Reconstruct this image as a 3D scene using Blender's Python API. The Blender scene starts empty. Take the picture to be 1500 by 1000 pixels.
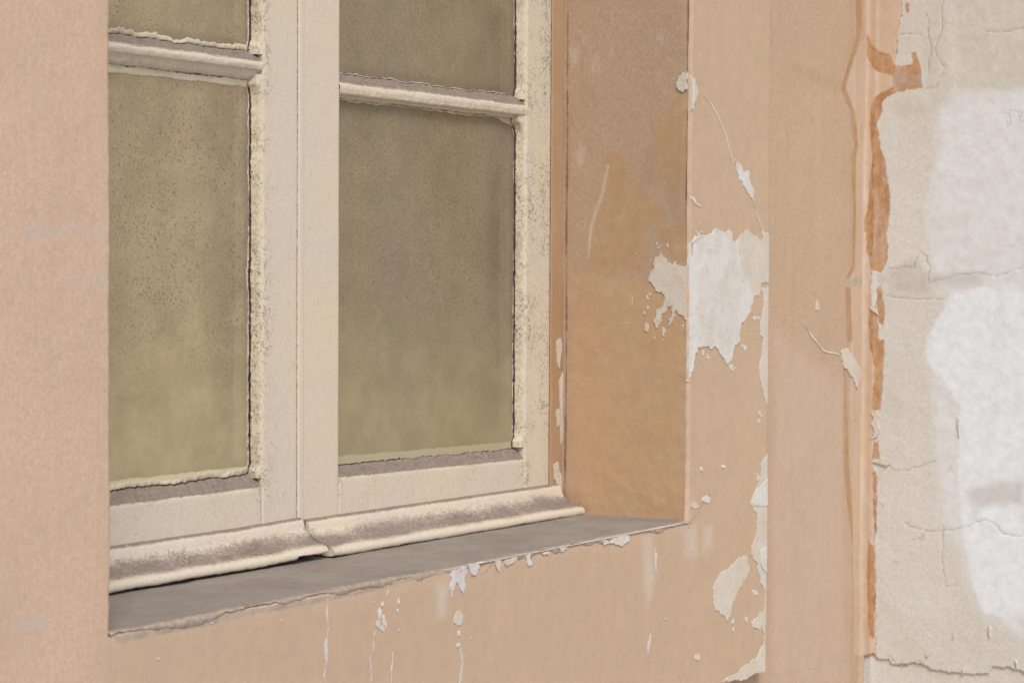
import bpy, math, random
import numpy as np
from mathutils import Matrix, Vector
S = bpy.context.scene
COL = S.collection
random.seed(7)

# ------------------------------------------------------------------ camera, sky, sun, exposure
FPX, CX, CY = 3300., 750., 500.            # focal length and centre in pixels of the 1500 x 1000 photograph
YAW, PIT, ROL = math.radians(32.3), math.atan(100/3300), 0.005
Fv = np.array([math.cos(YAW)*math.cos(PIT), math.sin(YAW)*math.cos(PIT), -math.sin(PIT)])
Rv = np.cross(Fv, [0, 0, 1]); Rv /= np.linalg.norm(Rv); Uv = np.cross(Rv, Fv)
Rv, Uv = math.cos(ROL)*Rv+math.sin(ROL)*Uv, math.cos(ROL)*Uv-math.sin(ROL)*Rv
def ray(px, py): return Fv+Rv*(px-CX)/FPX-Uv*(py-CY)/FPX
CAM = -ray(1005, 765)*2.15
def hit(px, py, ax, val):
    r = ray(px, py); return CAM+r*((val-CAM[ax])/r[ax])
cam_d = bpy.data.cameras.new('camera'); cam = bpy.data.objects.new('camera', cam_d); COL.objects.link(cam)
cam_d.sensor_width = 36; cam_d.lens = 36*FPX/1500; cam_d.clip_start = .05; cam_d.clip_end = 500
M4 = Matrix(((Rv[0], Uv[0], -Fv[0], CAM[0]), (Rv[1], Uv[1], -Fv[1], CAM[1]), (Rv[2], Uv[2], -Fv[2], CAM[2]), (0, 0, 0, 1)))
cam.matrix_world = M4
cam_d.dof.use_dof = True; cam_d.dof.focus_distance = 1.95; cam_d.dof.aperture_fstop = 16
S.camera = cam
W = bpy.data.worlds.new('World'); S.world = W; W.use_nodes = True
nt = W.node_tree; nt.nodes.clear()
sky = nt.nodes.new('ShaderNodeTexSky'); sky.sky_type = 'NISHITA'; sky.sun_disc = False
SUN_EL, SUN_AZ = math.radians(46), math.radians(224)      # azimuth clockwise from +Y
sky.sun_elevation = SUN_EL; sky.sun_rotation = SUN_AZ; sky.dust_density = 1.0; sky.air_density = 1.0
bg = nt.nodes.new('ShaderNodeBackground'); bg.inputs[1].default_value = .10
wo = nt.nodes.new('ShaderNodeOutputWorld')
hs = nt.nodes.new('ShaderNodeHueSaturation'); hs.inputs['Saturation'].default_value = .85   # cloud cover takes the blue out
nt.links.new(sky.outputs[0], hs.inputs['Color']); nt.links.new(hs.outputs[0], bg.inputs[0]); nt.links.new(bg.outputs[0], wo.inputs[0])
sd = bpy.data.lights.new('sun', 'SUN'); sd.energy = 1.4; sd.angle = math.radians(20); sd.color = (1, .98, .95)
so = bpy.data.objects.new('sun', sd); COL.objects.link(so)
sdir = Vector((math.sin(SUN_AZ)*math.cos(SUN_EL), math.cos(SUN_AZ)*math.cos(SUN_EL), math.sin(SUN_EL)))
so.rotation_euler = sdir.to_track_quat('Z', 'Y').to_euler(); so.location = (-2, -4, 5)
S.view_settings.view_transform = 'Standard'; S.view_settings.look = 'None'
S.view_settings.exposure = .68; S.view_settings.gamma = 1; S.view_settings.use_curve_mapping = False

# ------------------------------------------------------------------ numpy helpers
def _h(x, y, z, s):
    n = (x*374761393+y*668265263+z*2147483647+s*974634777) & 0xffffffff
    n = ((n ^ (n >> 13))*1274126177) & 0xffffffff
    n = (n ^ (n >> 16)) & 0xffffff
    return n/16777215.
def noise3(P, sc, seed=0):
    P = np.asarray(P, float)*sc+1000.
    i = np.floor(P).astype(np.int64); f = P-i; f = f*f*(3-2*f)
    r = 0
    for a in (0, 1):
        for b in (0, 1):
            for c in (0, 1):
                w = (f[..., 0] if a else 1-f[..., 0])*(f[..., 1] if b else 1-f[..., 1])*(f[..., 2] if c else 1-f[..., 2])
                r = r+w*_h(i[..., 0]+a, i[..., 1]+b, i[..., 2]+c, seed)
    return r*2-1
def fbm(P, sc, o=3, seed=0):
    r = 0; a = 1; t = 0
    for k in range(o): r = r+a*noise3(P, sc*2**k, seed+k*17); t += a; a *= .5
    return r/t
def n1(s, sc, seed=0, o=3):
    s = np.asarray(s, float); return fbm(np.stack([s, s*0, s*0], -1), sc, o, seed)
def sdf_poly(U, V, poly, pad=.03):
    """distance inside (+) / outside (-), in metres, of grid points to a polygon; far points are left at -pad"""
    out = np.full(U.shape, -pad); p = np.asarray(poly)
    m = (U > p[:, 0].min()-pad) & (U < p[:, 0].max()+pad) & (V > p[:, 1].min()-pad) & (V < p[:, 1].max()+pad)
    if not m.any(): return out
    u, v = U[m], V[m]; d = np.full(u.shape, 9.); ins = np.zeros(u.shape, bool)
    for k in range(len(p)):
        a = p[k]; b = p[(k+1) % len(p)]; e = b-a; L = e@e+1e-12
        t = np.clip(((u-a[0])*e[0]+(v-a[1])*e[1])/L, 0, 1)
        d = np.minimum(d, np.hypot(u-a[0]-t*e[0], v-a[1]-t*e[1]))
        c = ((a[1] > v) != (b[1] > v)); 
        if abs(e[1]) > 1e-9: ins ^= c & (u < e[0]*(v-a[1])/e[1]+a[0])
    out[m] = np.maximum(np.where(ins, d, -d), -pad); return out
def dist_line(U, V, pts, pad=.01):
    out = np.full(U.shape, pad); p = np.asarray(pts)
    m = (U > p[:, 0].min()-pad) & (U < p[:, 0].max()+pad) & (V > p[:, 1].min()-pad) & (V < p[:, 1].max()+pad)
    if not m.any(): return out
    u, v = U[m], V[m]; d = np.full(u.shape, pad)
    for a, b in zip(p[:-1], p[1:]):
        e = b-a; t = np.clip(((u-a[0])*e[0]+(v-a[1])*e[1])/(e@e+1e-12), 0, 1)
        d = np.minimum(d, np.hypot(u-a[0]-t*e[0], v-a[1]-t*e[1]))
    out[m] = d; return out
def rough_line(pts, amp=.0015, n=4, seed=0):
    rg = random.Random(seed); p = [np.array(q, float) for q in pts]
    for k in range(n):
        q = [p[0]]
        for a, b in zip(p[:-1], p[1:]):
            m = (a+b)/2; d = b-a; L = np.linalg.norm(d)
            if L > .0009: m = m+np.array([-d[1], d[0]])/(L+1e-9)*rg.uniform(-1, 1)*min(amp, L*.28); q += [m, b]
            else: q += [b]
        p = q; amp *= .70
    return p
def onto(plane, pts):
    """photo pixels -> (u, v) on a plane: 'y'=front-facing at depth val (u=x, v=z); 'x'=side-facing (u=y, v=z)"""
    ax, val = plane; r = []
    for x, y in pts:
        h = hit(x, y, ax, val); r.append((h[0] if ax == 1 else h[1], h[2]))
    return r

# ------------------------------------------------------------------ object helpers
def link(o, parent=None, kind=None, label=None, cat=None, group=None):
    COL.objects.link(o)
    if parent is not None:
        o.parent = parent; o.matrix_parent_inverse = parent.matrix_world.inverted()
    if kind: o['kind'] = kind
    if label: o['label'] = label
    if cat: o['category'] = cat
    if group: o['group'] = group
    return o
def thing(name, loc, label, cat, group=None):
    o = bpy.data.objects.new(name, None); o.empty_display_size = .02; o['kind'] = 'thing'
    link(o, None, None, label, cat, group); o.location = loc
    bpy.context.view_layer.update(); return o
def raw_mesh(name, co, quads, mat, parent=None, attrs=None, smooth=True, **kw):
    me = bpy.data.meshes.new(name); co = np.asarray(co, np.float32).reshape(-1, 3); quads = np.asarray(quads, np.int32).reshape(-1, 4)
    me.vertices.add(len(co)); me.vertices.foreach_set('co', co.ravel())
    me.loops.add(quads.size); me.loops.foreach_set('vertex_index', quads.ravel())
    me.polygons.add(len(quads)); me.polygons.foreach_set('loop_start', np.arange(0, quads.size, 4, dtype=np.int32))
    me.update(calc_edges=True); me.validate()
    if smooth: me.polygons.foreach_set('use_smooth', np.ones(len(me.polygons), bool))
    for k, a in (attrs or {}).items():
        at = me.attributes.new(k, 'FLOAT', 'POINT'); at.data.foreach_set('value', np.asarray(a, np.float32).ravel())
    me.materials.append(mat)
    o = bpy.data.objects.new(name, me); return link(o, parent, **kw)
def grid_quads(nu, nv, keep=None, flip=False):
    i, j = np.meshgrid(np.arange(nu-1), np.arange(nv-1), indexing='ij')
    a = i*nv+j; q = np.stack([a, a+nv, a+nv+1, a+1], -1)
    if flip: q = q[..., ::-1]
    return q[keep] if keep is not None else q.reshape(-1, 4)
def py_mesh(name, verts, faces, mat, parent=None, smooth=False, **kw):
    me = bpy.data.meshes.new(name); me.from_pydata([tuple(v) for v in verts], [], faces); me.update()
    if smooth: me.polygons.foreach_set('use_smooth', [True]*len(me.polygons))
    me.materials.append(mat); return link(bpy.data.objects.new(name, me), parent, **kw)
def axis(*seg):
    """seg: (start, stop, step) pieces chained into one sorted coordinate list"""
    r = []
    for a, b, s in seg: n = max(1, int(round((b-a)/s))); r += list(np.linspace(a, b, n+1)[:-1])
    r.append(seg[-1][1]); return np.array(r)
def box(name, x0, x1, y0, y1, z0, z1, mat, parent=None, **kw):
    v = [(x, y, z) for x in (x0, x1) for y in (y0, y1) for z in (z0, z1)]
    f = [(0, 1, 3, 2), (4, 6, 7, 5), (0, 4, 5, 1), (2, 3, 7, 6), (0, 2, 6, 4), (1, 5, 7, 3)]
    return py_mesh(name, v, f, mat, parent, **kw)

# ------------------------------------------------------------------ materials
G = [1., 1., 1.]                 # per-material balance of the paint colours below
def bal(*g): G[:] = g
def lin(r, g, b):
    return tuple(min(.88, ((c/255)/12.92 if c/255 < .04045 else ((c/255+.055)/1.055)**2.4)*k) for c, k in zip((r, g, b), G))+(1,)
class NT:
    def __init__(s, name):
        s.m = bpy.data.materials.new(name); s.m.use_nodes = True; s.t = s.m.node_tree; s.t.nodes.clear()
        s.tc = s.t.nodes.new('ShaderNodeTexCoord').outputs['Object']
    def N(s, typ, **kw):
        n = s.t.nodes.new(typ)
        for k, v in kw.items(): setattr(n, k, v)
        return n
    def L(s, a, b): s.t.links.new(a, b)
    def put(s, sock, v):
        if isinstance(v, bpy.types.NodeSocket): s.L(v, sock)
        else: sock.default_value = v
    def noise(s, scale, detail=4, rough=.55, stretch=(1, 1, 1), off=0, dist=0):
        mp = s.N('ShaderNodeMapping'); s.L(s.tc, mp.inputs[0]); mp.inputs['Scale'].default_value = stretch; mp.inputs['Location'].default_value = (off, off*1.7, off*.3)
        n = s.N('ShaderNodeTexNoise'); s.L(mp.outputs[0], n.inputs['Vector'])
        n.inputs['Scale'].default_value = scale; n.inputs['Detail'].default_value = detail; n.inputs['Roughness'].default_value = rough; n.inputs['Distortion'].default_value = dist
        return n.outputs['Fac']
    def vor(s, scale, stretch=(1, 1, 1), feature='F1', rnd=1):
        mp = s.N('ShaderNodeMapping'); s.L(s.tc, mp.inputs[0]); mp.inputs['Scale'].default_value = stretch
        n = s.N('ShaderNodeTexVoronoi', feature=feature); s.L(mp.outputs[0], n.inputs['Vector']); n.inputs['Scale'].default_value = scale; n.inputs['Randomness'].default_value = rnd
        return n.outputs['Distance']
    def math(s, op, a, b=0., c=0., clamp=False):
        n = s.N('ShaderNodeMath', operation=op, use_clamp=clamp); s.put(n.inputs[0], a); s.put(n.inputs[1], b)
        if op in ('MULTIPLY_ADD',): s.put(n.inputs[2], c)
        return n.outputs[0]
    def ramp(s, x, a, b, lo=0., hi=1., smooth=True):
        n = s.N('ShaderNodeMapRange'); n.interpolation_type = 'SMOOTHSTEP' if smooth else 'LINEAR'
        s.put(n.inputs[0], x); n.inputs[1].default_value = a; n.inputs[2].default_value = b; n.inputs[3].default_value = lo; n.inputs[4].default_value = hi
        return n.outputs[0]
    def mix(s, f, a, b, mode='MIX'):
        n = s.N('ShaderNodeMix', data_type='RGBA', blend_type=mode); s.put(n.inputs[0], f); s.put(n.inputs[6], a); s.put(n.inputs[7], b); return n.outputs[2]
    def attr(s, k): return s.N('ShaderNodeAttribute', attribute_name=k).outputs['Fac']
    def bump(s, h, dist=.001, strength=1., prev=None):
        n = s.N('ShaderNodeBump'); n.inputs['Strength'].default_value = strength; n.inputs['Distance'].default_value = dist; s.L(h, n.inputs['Height'])
        if prev is not None: s.L(prev, n.inputs['Normal'])
        return n.outputs[0]
    def out(s, sh): o = s.N('ShaderNodeOutputMaterial'); s.L(sh, o.inputs[0]); return s.m
    def principled(s, col, rough, nrm=None, spec=.3):
        b = s.N('ShaderNodeBsdfPrincipled'); s.put(b.inputs['Base Color'], col); s.put(b.inputs['Roughness'], rough); b.inputs['Specular IOR Level'].default_value = spec
        if nrm is not None: s.L(nrm, b.inputs['Normal'])
        return b.outputs[0]
    def mask(s, key, amp, scale, soft, stretch=(1, 1, 1), off=0):
        """soft-edged mask of a traced region; attribute is a distance in mm, noise frays its edge"""
        n = s.noise(scale, 5, .62, stretch, off)
        d = s.math('MULTIPLY_ADD', s.math('SUBTRACT', n, .5), amp*2.6, s.attr(key))
        d = s.math('MULTIPLY_ADD', s.math('SUBTRACT', s.noise(420, 3, .7, stretch, off+2), .5), min(amp, 2.2)*1.1, d)
        return s.ramp(d, -soft, soft)

def plaster(name, A, B, C, layers=(), cracks=None, brush=1., grain=1., mottle=.5, craze=.8, rough=.85, streak=(60, 60, 5)):
    t = NT(name)
    c = t.mix(t.ramp(t.noise(5, 5, .6), .35, .65), A, B)
    c = t.mix(t.ramp(t.noise(1, 4, .6, streak, 3), .50, .78, 0, .55), c, C)
    c = t.mix(t.ramp(t.noise(38, 5, .7, (1, 1, .6), 9), .55, .75, 0, .30), c, C)
    c = t.mix(t.ramp(t.noise(260, 3, .7), .3, .7, 0, .16), c, lin(120, 90, 66))
    c = t.mix(t.ramp(t.noise(620, 2, .6, off=4), .50, .75, 0, .14), c, lin(255, 236, 215))
    c = t.mix(t.ramp(t.noise(1250, 2, .7, off=6), .42, .60, 0, .20), c, lin(112, 92, 76))
    c = t.mix(t.ramp(t.noise(1, 3, .6, (900, 900, 180), 8), .50, .68, 0, .10), c, lin(236, 222, 208))
    h = t.math('MULTIPLY', t.noise(1, 3, .6, (330, 330, 26), 2), .45*brush)
    h = t.math('MULTIPLY_ADD', t.noise(800, 2, .6), .22*grain, h)
    h = t.math('MULTIPLY_ADD', t.noise(170, 5, .65), .38*grain, h)
    h = t.math('MULTIPLY_ADD', t.noise(45, 4, .6), .40*grain, h)
    # rain runs, hand-wide mottling, hairline crazing
    c = t.mix(t.ramp(t.noise(1, 4, .62, (95, 95, 3.2), 15), .56, .72, 0, .30), c, t.mix(.5, C, lin(172, 140, 116)))
    c = t.mix(t.ramp(t.noise(17, 5, .68, (1, 1, .45), 17), .52, .62, 0, .28*mottle), c, t.mix(.45, B, lin(150, 112, 80)))
    c = t.mix(t.ramp(t.noise(23, 5, .7, (1, 1, .5), 19), .55, .68, 0, .12*mottle), c, lin(224, 202, 182))
    cz = t.N('ShaderNodeTexVoronoi', feature='DISTANCE_TO_EDGE'); cz.inputs['Scale'].default_value = 13; wv = t.N('ShaderNodeVectorMath', operation='ADD')
    nn = t.N('ShaderNodeTexNoise'); nn.inputs['Scale'].default_value = 30; nn.inputs['Detail'].default_value = 5; t.L(t.tc, nn.inputs['Vector'])
    sc_ = t.N('ShaderNodeVectorMath', operation='SCALE'); sc_.inputs['Scale'].default_value = .06; t.L(nn.outputs['Color'], sc_.inputs[0])
    t.L(t.tc, wv.inputs[0]); t.L(sc_.outputs[0], wv.inputs[1]); t.L(wv.outputs[0], cz.inputs['Vector'])
    hz = t.math('MULTIPLY', t.ramp(cz.outputs['Distance'], .004, .012, 1, 0), t.ramp(t.noise(7, 3, .6, off=23), .60, .66, 0, craze))
    c = t.mix(t.math('MULTIPLY', hz, .45), c, lin(140, 112, 92)); h = t.math('MULTIPLY_ADD', hz, -.9, h)
    for (key, col, col2, amp, sc, soft, relief, op) in layers:
        m = t.mask(key, amp, sc, soft, off=len(key)); m2 = t.math('MULTIPLY', m, t.ramp(t.noise(55, 5, .7, (1, 1, .4), len(key)*3), .3, .55, op*.62, op))
        cc = t.mix(t.ramp(t.noise(70, 4, .65, off=len(key)+1), .35, .68), col, col2)
        c = t.mix(m2, c, cc)
        if relief: h = t.math('MULTIPLY_ADD', m, relief, h)
    # sparse dark pits and pin marks
    sp = t.ramp(t.vor(95), .035, .09, 1, 0); sp = t.math('MULTIPLY', sp, t.ramp(t.noise(14, 2, off=7), .58, .66))
    c = t.mix(t.math('MULTIPLY', sp, .55), c, lin(120, 95, 78))
    if cracks:
        k = t.ramp(t.attr('crack'), cracks[0]*.35, cracks[0], 1, 0)
        c = t.mix(t.math('MULTIPLY', k, t.ramp(t.noise(90, 3, off=5), .35, .6, .15, cracks[2])), c, cracks[1]); h = t.math('MULTIPLY_ADD', k, -1.2, h)
    return t.out(t.principled(c, rough, t.bump(h, .00075, .8), .2))

PEACH_A, PEACH_B, PEACH_C = lin(214, 178, 148), lin(206, 172, 145), lin(203, 174, 152)
WHITE, WHITE2 = lin(222, 217, 210), lin(210, 202, 192)
CREAM, CREAM2 = lin(216, 196, 172), lin(208, 186, 162)
ORANGE, ORANGE2 = lin(186, 132, 88), lin(194, 146, 104)
bal(1.06, 1.08, 1.07)
m_panel = plaster('peach_plaster_surround', lin(216, 181, 154), lin(209, 176, 150), lin(212, 178, 146),
    layers=[('ochre', lin(193, 164, 136), lin(187, 160, 134), 10, 12, 14, 0, .85),
            ('wash', lin(210, 196, 184), lin(204, 190, 180), 7, 40, 8, 0, .5),
            ('bluish', lin(186, 174, 172), lin(196, 178, 168), 5, 45, 4, 0, .40),
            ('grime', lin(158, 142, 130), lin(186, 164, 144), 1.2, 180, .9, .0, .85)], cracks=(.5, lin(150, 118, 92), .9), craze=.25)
bal(.99, 1.03, 1.01)
ORANGE, ORANGE2 = lin(174, 126, 88), lin(188, 144, 108)
m_base = plaster('pink_plaster_wall', lin(206, 171, 143), lin(202, 168, 142), lin(196, 160, 128),
    layers=[('pale', lin(207, 180, 158), lin(203, 174, 150), 1.0, 120, 1.2, .3, .8),
            ('orange', ORANGE, ORANGE2, 1.8, 110, .9, .25, .78),
            ('stain', lin(176, 138, 108), lin(190, 155, 128), 5, 60, 5, 0, .45),
            ('pink', lin(206, 178, 160), lin(202, 172, 152), 12, 10, 14, 0, .6),
            ('grime', lin(168, 152, 140), lin(188, 168, 150), 1.5, 90, 1, 0, .6)], cracks=(.5, lin(222, 208, 192), .9), brush=1.3, craze=.3)
bal(1.08, 1.13, 1.17)
m_reveal = plaster('ochre_plaster_reveal', lin(182, 150, 121), lin(180, 148, 120), lin(184, 150, 118),
    layers=[('tan', lin(176, 136, 98), lin(182, 144, 108), 7, 38, 2.4, .15, .75),
            ('low', lin(192, 152, 112), lin(184, 146, 110), 12, 14, 12, 0, .8),
            ('wash', lin(206, 180, 152), lin(196, 170, 142), .6, 120, .7, .1, .6),
            ('grime', lin(108, 82, 62), lin(138, 106, 82), .9, 160, .9, -.4, .85)], grain=1.2, mottle=1.7, craze=.4)
bal(1.04, 1.13, 1.17)
m_side = plaster('bare_white_plaster', lin(223, 211, 198), lin(217, 203, 189), lin(224, 216, 208),
    layers=[('shell', lin(221, 215, 210), lin(213, 203, 197), 9, 18, 10, .1, .9),
            ('white', lin(227, 223, 221), lin(219, 214, 212), 6, 24, 3.4, .5, .97),
            ('olive', lin(190, 174, 150), lin(202, 188, 166), 6, 40, 6, 0, .5),
            ('peach', lin(206, 172, 144), lin(200, 166, 138), 3.6, 85, .6, .9, 1),
            ('orange', lin(172, 120, 78), lin(192, 144, 102), 3.0, 90, .7, .3, .95),
            ('block', lin(172, 142, 118), lin(184, 158, 134), .6, 90, .8, -.2, .9),
            ('grime', lin(170, 154, 144), lin(196, 178, 164), 9, 40, 7, 0, .55)], cracks=(.55, lin(158, 136, 114), .62), brush=.3, grain=.8, mottle=.45, craze=.8)
bal(.98, .98, .97)
def patch_mat(name, a, b):
    t = NT(name); c = t.mix(t.ramp(t.noise(30, 5, .6), .38, .62), a, b)
    c = t.mix(t.ramp(t.noise(110, 5, .75, off=3), .55, .66, 0, .6), c, lin(204, 178, 154))
    c = t.mix(t.ramp(t.noise(900, 3, .7), .45, .7, 0, .25), c, lin(150, 136, 124))
    c = t.mix(t.ramp(t.noise(60, 5, .75, off=8), .66, .74, 0, .5), c, lin(168, 158, 150))
    h = t.math('MULTIPLY_ADD', t.noise(60, 4, .6), 1.4, t.math('MULTIPLY', t.noise(300, 4, .7), .5))
    return t.out(t.principled(c, .8, t.bump(h, .0008, .8), .2))
m_white = patch_mat('white_filler', lin(224, 218, 211), lin(214, 205, 195))
m_cream = patch_mat('cream_undercoat', lin(218, 207, 193), lin(213, 199, 182))
m_drip = patch_mat('white_drip', lin(222, 216, 212), lin(208, 200, 196))

bal(1.09, 1.07, 1.06)
def wood(name, A, B, C, speck=.6, dust=lin(134, 121, 111), sheen=.55):
    t = NT(name)
    c = t.mix(t.ramp(t.noise(9, 4, .6, (1, 1, .5)), .4, .62), A, B)
    c = t.mix(t.ramp(t.noise(26, 4, .6, (1, 1, .4), 5), .55, .75, 0, .6), c, C)
    c = t.mix(t.ramp(t.noise(900, 2, .7), .45, .65, 0, .22), c, lin(130, 112, 92))
    c = t.mix(t.ramp(t.noise(1, 4, .7, (300, 300, 40), 37), .60, .72, 0, .30), c, lin(160, 140, 116))
    d = t.attr('dirt')                                          # 0..1 how much dust has settled
    # specks of soot and mould, clustered
    sp = t.ramp(t.noise(560, 2, .8, (1, 1, .7), 2), .575, .63)
    cl = t.ramp(t.math('ADD', t.noise(22, 3, .65, off=6), t.math('MULTIPLY', t.attr('speck'), .32)), .60, .92, 0, 1)
    c = t.mix(t.math('MULTIPLY', t.math('MULTIPLY', sp, cl), speck), c, lin(92, 78, 66))
    sp2 = t.ramp(t.vor(190), .05, .12, 1, 0); sp2 = t.math('MULTIPLY', sp2, t.ramp(t.noise(30, 2, off=11), .6, .66))
    c = t.mix(t.math('MULTIPLY', sp2, .75), c, lin(96, 80, 66))
    wr = t.math('ABSOLUTE', t.math('SUBTRACT', t.noise(70, 4, .6, off=41), .5))
    wr = t.math('MULTIPLY', t.ramp(wr, .002, .012, 1, 0), t.math('MULTIPLY', t.ramp(t.attr('speck'), .35, .9), t.ramp(t.noise(16, 2, off=43), .44, .56)))
    c = t.mix(t.math('MULTIPLY', wr, .5), c, lin(88, 72, 60))                     # hair cracks in the old paint
    # dust
    n = t.math('MULTIPLY_ADD', t.math('SUBTRACT', t.noise(300, 4, .75, off=1), .5), .8, d)
    n = t.math('MULTIPLY_ADD', t.math('SUBTRACT', t.noise(34, 4, .6, (.6, 1, 1), off=4), .5), .9, n)
    m = t.ramp(n, .12, .74)
    dc = t.mix(t.ramp(t.noise(220, 4, .7), .3, .7), dust, lin(118, 104, 94))
    dc = t.mix(t.ramp(t.noise(330, 4, .7, off=3), .60, .70, 0, .6), dc, lin(196, 180, 158))
    dc = t.mix(t.ramp(t.noise(1, 4, .7, (160, 520, 520), 33), .56, .64, 0, .6), dc, lin(88, 76, 68))
    c = t.mix(t.math('MULTIPLY', m, .92), c, dc)
    g = t.attr('gap'); c = t.mix(t.ramp(t.math('MULTIPLY_ADD', t.math('SUBTRACT', t.noise(240, 3, .7, off=13), .5), .8, g), .35, .6), c, lin(62, 50, 42))
    h = t.math('MULTIPLY_ADD', t.noise(1, 3, .6, (420, 420, 30)), .35, t.math('MULTIPLY', t.noise(150, 4, .65), .7))
    h = t.math('MULTIPLY_ADD', m, t.math('MULTIPLY', t.noise(400, 4, .7, off=2), .7), h); h = t.math('MULTIPLY_ADD', wr, -1.2, h)
    return t.out(t.principled(c, t.ramp(m, 0, 1, sheen, .9), t.bump(h, .0006, .8), .3))
m_wood = wood('cream_gloss_paint', lin(210, 197, 179), lin(213, 199, 175), lin(214, 198, 160))
m_putty = wood('cracked_putty', lin(212, 200, 172), lin(206, 192, 166), lin(206, 190, 152), speck=.9)
m_jamb = wood('orange_painted_jamb', lin(178, 146, 114), lin(172, 138, 104), lin(194, 168, 140), speck=.15)
bal(1.10, 1.14, 1.15)
def cement():
    t = NT('grey_cement')
    c = t.mix(t.ramp(t.noise(12, 5, .6), .35, .65), lin(145, 132, 122), lin(158, 146, 135))
    c = t.mix(t.ramp(t.noise(1, 4, .65, (14, 90, 60), 3), .5, .75, 0, .5), c, lin(140, 126, 116))
    c = t.mix(t.ramp(t.noise(480, 3, .7), .35, .7, 0, .3), c, lin(112, 99, 90))
    e = t.attr('edge'); m = t.ramp(t.math('MULTIPLY_ADD', t.math('SUBTRACT', t.noise(90, 6, .7, off=4), .5), 1.3, e), .45, .62)
    c = t.mix(t.math('MULTIPLY', m, .85), c, t.mix(t.ramp(t.noise(130, 4, .7), .4, .6), lin(186, 160, 138), lin(160, 140, 124)))
    sp = t.ramp(t.vor(60), .03, .07, 1, 0); sp = t.math('MULTIPLY', sp, t.ramp(t.noise(9, 2, off=11), .55, .66))
    c = t.mix(t.math('MULTIPLY', sp, .7), c, lin(206, 200, 192))
    c = t.mix(t.ramp(t.noise(1, 5, .7, (30, 150, 150), 6), .69, .73, 0, .6), c, lin(196, 184, 172))
    c = t.mix(t.ramp(t.noise(55, 6, .72, (.5, 1, 1), 12), .55, .68, 0, .45), c, lin(120, 106, 96))
    c = t.mix(t.ramp(t.noise(1000, 2, .7, off=2), .44, .62, 0, .35), c, lin(108, 97, 88))
    h = t.math('MULTIPLY_ADD', t.noise(60, 4, .6), 1.0, t.math('MULTIPLY', t.noise(320, 4, .7), .8))
    return t.out(t.principled(c, .85, t.bump(h, .0007, .8), .2))
m_cement = cement()
def dusty_glass(name, A, B, dots, film):
    t = NT(name)
    c = t.mix(t.ramp(t.noise(8, 4, .6, off=2), .35, .65), A, B)
    c = t.mix(t.ramp(t.noise(950, 2, .7, (1, 1, .9)), .40, .65, 0, .32), c, lin(192, 176, 142))
    c = t.mix(t.ramp(t.noise(700, 2, .7, off=14), .48, .62, 0, .30), c, lin(112, 98, 76))
    c = t.mix(t.ramp(t.noise(3, 3, .5, (1, 1, .35), 21), .42, .60, 0, .30), c, lin(150, 134, 116))
    ye = t.ramp(t.vor(26, (1, 1, .45)), .06, .16, 1, 0); ye = t.math('MULTIPLY', ye, t.ramp(t.noise(16, 2, off=4), .56, .64))
    c = t.mix(t.math('MULTIPLY', ye, .45), c, lin(186, 152, 84))
    d = t.ramp(t.noise(520, 2, .7, (1, 1, .9), 5), .59, .645)
    dens = t.ramp(t.math('ADD', t.noise(11, 3, .6, off=9), t.attr('dots')), .30, .68)
    d = t.math('MULTIPLY', d, t.math('MULTIPLY', dens, dots))
    c = t.mix(d, c, lin(92, 78, 60))
    ed = t.ramp(t.math('MULTIPLY_ADD', t.math('SUBTRACT', t.noise(70, 5, .65, off=3), .5), 5., t.attr('rim')), 3, 11, 1, 0)   # grime gathers along the putty
    c = t.mix(t.math('MULTIPLY', ed, .45), c, lin(122, 106, 92))
    lo = t.ramp(t.math('MULTIPLY_ADD', t.math('SUBTRACT', t.noise(60, 5, .65, off=8), .5), 4., t.attr('low')), 3.2, 5.2, 1, 0)  # pale smear of putty at the bottom
    c = t.mix(t.math('MULTIPLY', lo, .75), c, lin(170, 164, 144))
    c = t.mix(t.ramp(t.math('MULTIPLY_ADD', t.noise(9, 4, .6, (1, 1, .6), 31), 30, t.attr('low')), 40, 165, .62, 0), c, lin(178, 164, 124))   # colour turns yellower and paler towards the bottom
    dif = t.N('ShaderNodeBsdfDiffuse'); t.L(c, dif.inputs[0])
    tr = t.N('ShaderNodeBsdfTransparent'); tr.inputs[0].default_value = (.93, .92, .86, 1)
    gl = t.N('ShaderNodeBsdfGlossy'); gl.inputs['Roughness'].default_value = .10; gl.inputs[0].default_value = (1, 1, 1, 1)
    cover = t.math('MAXIMUM', t.ramp(t.noise(30, 5, .6, off=12), .3, .7, film-.08, film+.08), t.math('MULTIPLY', t.math('MAXIMUM', d, lo), .95))
    m1 = t.N('ShaderNodeMixShader'); t.L(cover, m1.inputs[0]); t.L(tr.outputs[0], m1.inputs[1]); t.L(dif.outputs[0], m1.inputs[2])
    fr = t.N('ShaderNodeFresnel'); fr.inputs[0].default_value = 1.45
    m2 = t.N('ShaderNodeMixShader'); t.L(t.math('MULTIPLY', fr.outputs[0], t.ramp(t.noise(12, 4, .6, (1, 1, .3), 27), .35, .65, .55, .95)), m2.inputs[0]); t.L(m1.outputs[0], m2.inputs[1]); t.L(gl.outputs[0], m2.inputs[2])
    return t.out(m2.outputs[0])
bal(1.60, 1.57, 1.64)
m_glassL = dusty_glass('dusty_glass_speckled', lin(168, 150, 115), lin(160, 142, 110), .8, .56)
bal(1.19, 1.18, 1.20)
m_glassR = dusty_glass('dusty_glass_film', lin(146, 130, 104), lin(141, 125, 102), .5, .70)
bal(1, 1, 1)
def simple(name, col, rough=.8, col2=None):
    t = NT(name); c = t.mix(t.ramp(t.noise(6, 4), .35, .65), col, col2 or col); h = t.noise(80, 4)
    return t.out(t.principled(c, rough, t.bump(h, .001, .5), .2))
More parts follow.
